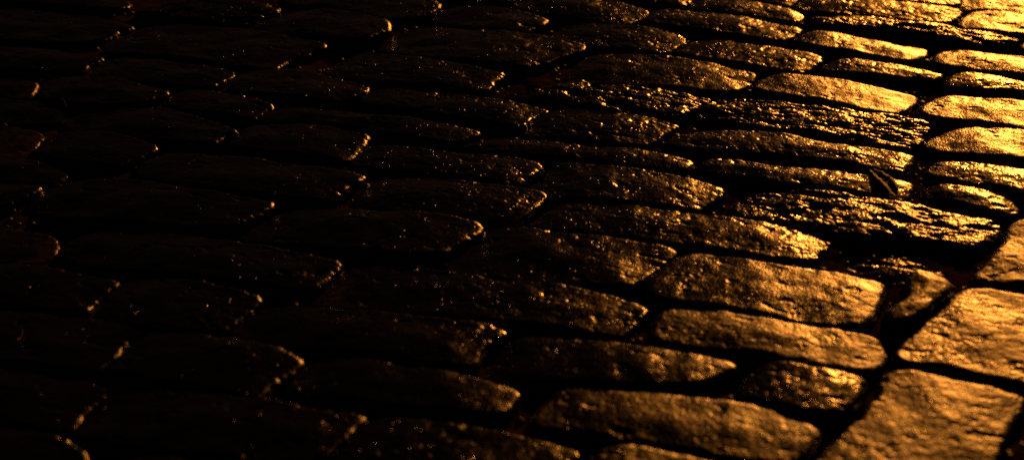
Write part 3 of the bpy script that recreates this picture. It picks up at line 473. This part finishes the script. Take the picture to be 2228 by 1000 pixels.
# ------------------------------------------------------------------ fallen leaf, grass blade, straw
def surf_z(x, y):
    dg = bpy.context.evaluated_depsgraph_get()
    ok, loc, *_ = sc.ray_cast(dg, (x, y, 0.2), (0, 0, -1))
    return loc.z if ok else -0.02
def ribbon(name, pts, widths, mat, lift, thick=0.0005, fold=0.0, follow=True, parent=None, origin=None):
    """a leaf-like strip along pts (x, y, extra height), V-folded about its midline, with real thickness"""
    N = len(pts); K = 7; V = []; F = []
    o0 = origin if origin is not None else np.array([pts[0][0], pts[0][1], 0.0])
    for s in (1, -1):
        for i, (x, y, hgt) in enumerate(pts):
            a = np.array(pts[min(i + 1, N - 1)][:2]) - np.array(pts[max(i - 1, 0)][:2]); a = a / (np.linalg.norm(a) + 1e-9)
            nrm = np.array([-a[1], a[0]])
            for k in range(K):
                u = (k / (K - 1) - .5) * 2
                px, py = x + nrm[0] * u * widths[i], y + nrm[1] * u * widths[i]
                V.append((px - o0[0], py - o0[1], hgt + fold * abs(u) * widths[i] + lift + 0.0006 * math.sin(i * 1.7 + u * 4) + s * thick / 2 - o0[2]))
    M = N * K
    for i in range(N - 1):
        for k in range(K - 1):
            a = i * K + k; F.append((a, a + 1, a + K + 1, a + K)); F.append((M + a, M + a + K, M + a + K + 1, M + a + 1))
    for i in range(N - 1):
        for k, fl in ((0, 0), (K - 1, 1)):
            a = i * K + k; q = (a, a + K, M + a + K, M + a); F.append(q if not fl else q[::-1])
    for k in range(K - 1):
        for i, fl in ((0, 1), (N - 1, 0)):
            a = i * K + k; q = (a, a + 1, M + a + 1, M + a); F.append(q[::-1] if not fl else q)
    me = mesh_from_arrays(name, np.array(V), np.array(F), mat)
    ob = bpy.data.objects.new(name, me); col.objects.link(ob)
    if parent is None: ob.location = o0
    else: ob.parent = parent
    return ob
bpy.context.view_layer.update()
LEAF = plain('dead_leaf', (0.022, 0.013, 0.008), 0.6, 0.15)
a = np.array((0.5900, 2.4868)); b = np.array((0.6112, 2.3751))
pts = []; wd = []
for i in range(15):
    t = i / 14; p = a + (b - a) * t + np.array([0.004, 0.0]) * math.sin(t * 3.1)
    pts.append([p[0], p[1], surf_z(p[0], p[1])]); wd.append(0.0125 * math.sin(math.pi * min(1, t * 0.93 + 0.05)) ** 0.75)
h = max(q[2] for q in pts)
for i, q in enumerate(pts): q[2] = max(q[2], h - 0.004) + 0.004 * (abs(i - 7) / 7) ** 2
leaf = ribbon('fallen_leaf', pts, wd, LEAF, 0.0012, 0.0005, 0.5)
leaf['label'] = 'dark folded dead leaf lying across the long low sett beside the wide joint'; leaf['category'] = 'leaf'
o0 = np.array(leaf.location)
rib = ribbon('midrib', [[q[0], q[1], q[2] - 0.0002] for q in pts], [0.0006] * len(pts), LEAF, 0.0018, 0.0009, 0, parent=leaf, origin=o0)
STRAW = plain('dry_straw', (0.16, 0.11, 0.055), 0.5)
g = (-0.8040, 2.7691)
gz0 = surf_z(g[0], g[1])
V = []; F = []; N = 10
for i in range(N):
    t = i / (N - 1); wx = 0.0017 * (1 - t ** 2.2) + 0.0002
    cxx = -0.0045 * t ** 1.8; zz = 0.024 * t
    for sx, sy in ((-1, 0), (0, -.35), (1, 0), (0, .35)): V.append((cxx + sx * wx, 0.003 * t + sy * wx, zz))
for i in range(N - 1):
    for k in range(4): F.append((i * 4 + k, i * 4 + (k + 1) % 4, i * 4 + 4 + (k + 1) % 4, i * 4 + 4 + k))
F += [(3, 2, 1, 0), tuple(N * 4 - 4 + k for k in range(4))]
blade = bpy.data.objects.new('grass_blade', mesh_from_arrays('grass_blade', np.array(V), np.array(F), STRAW))
blade.location = (g[0], g[1], gz0 - 0.001); blade.rotation_euler = (0, 0, R(20)); col.objects.link(blade)
blade['label'] = 'pale curved grass blade standing upright in a dark joint at upper left'; blade['category'] = 'grass blade'
a = np.array((-0.6595, 1.9149)); b = np.array((-0.6593, 1.9373)); pts = []
for i in range(6):
    t = i / 5; p = a + (b - a) * t; pts.append([p[0] + .0015 * math.sin(t * 3), p[1], surf_z(p[0], p[1])])
h = max(q[2] for q in pts)
for i, q in enumerate(pts): q[2] = h + 0.001 * i
st = ribbon('straw', pts, [.0012, .0017, .0016, .0013, .0008, .0003], STRAW, 0.001, 0.0008, 0.3)
st['label'] = 'tiny pale fleck of straw lying on an unlit sett at the left edge'; st['category'] = 'straw'
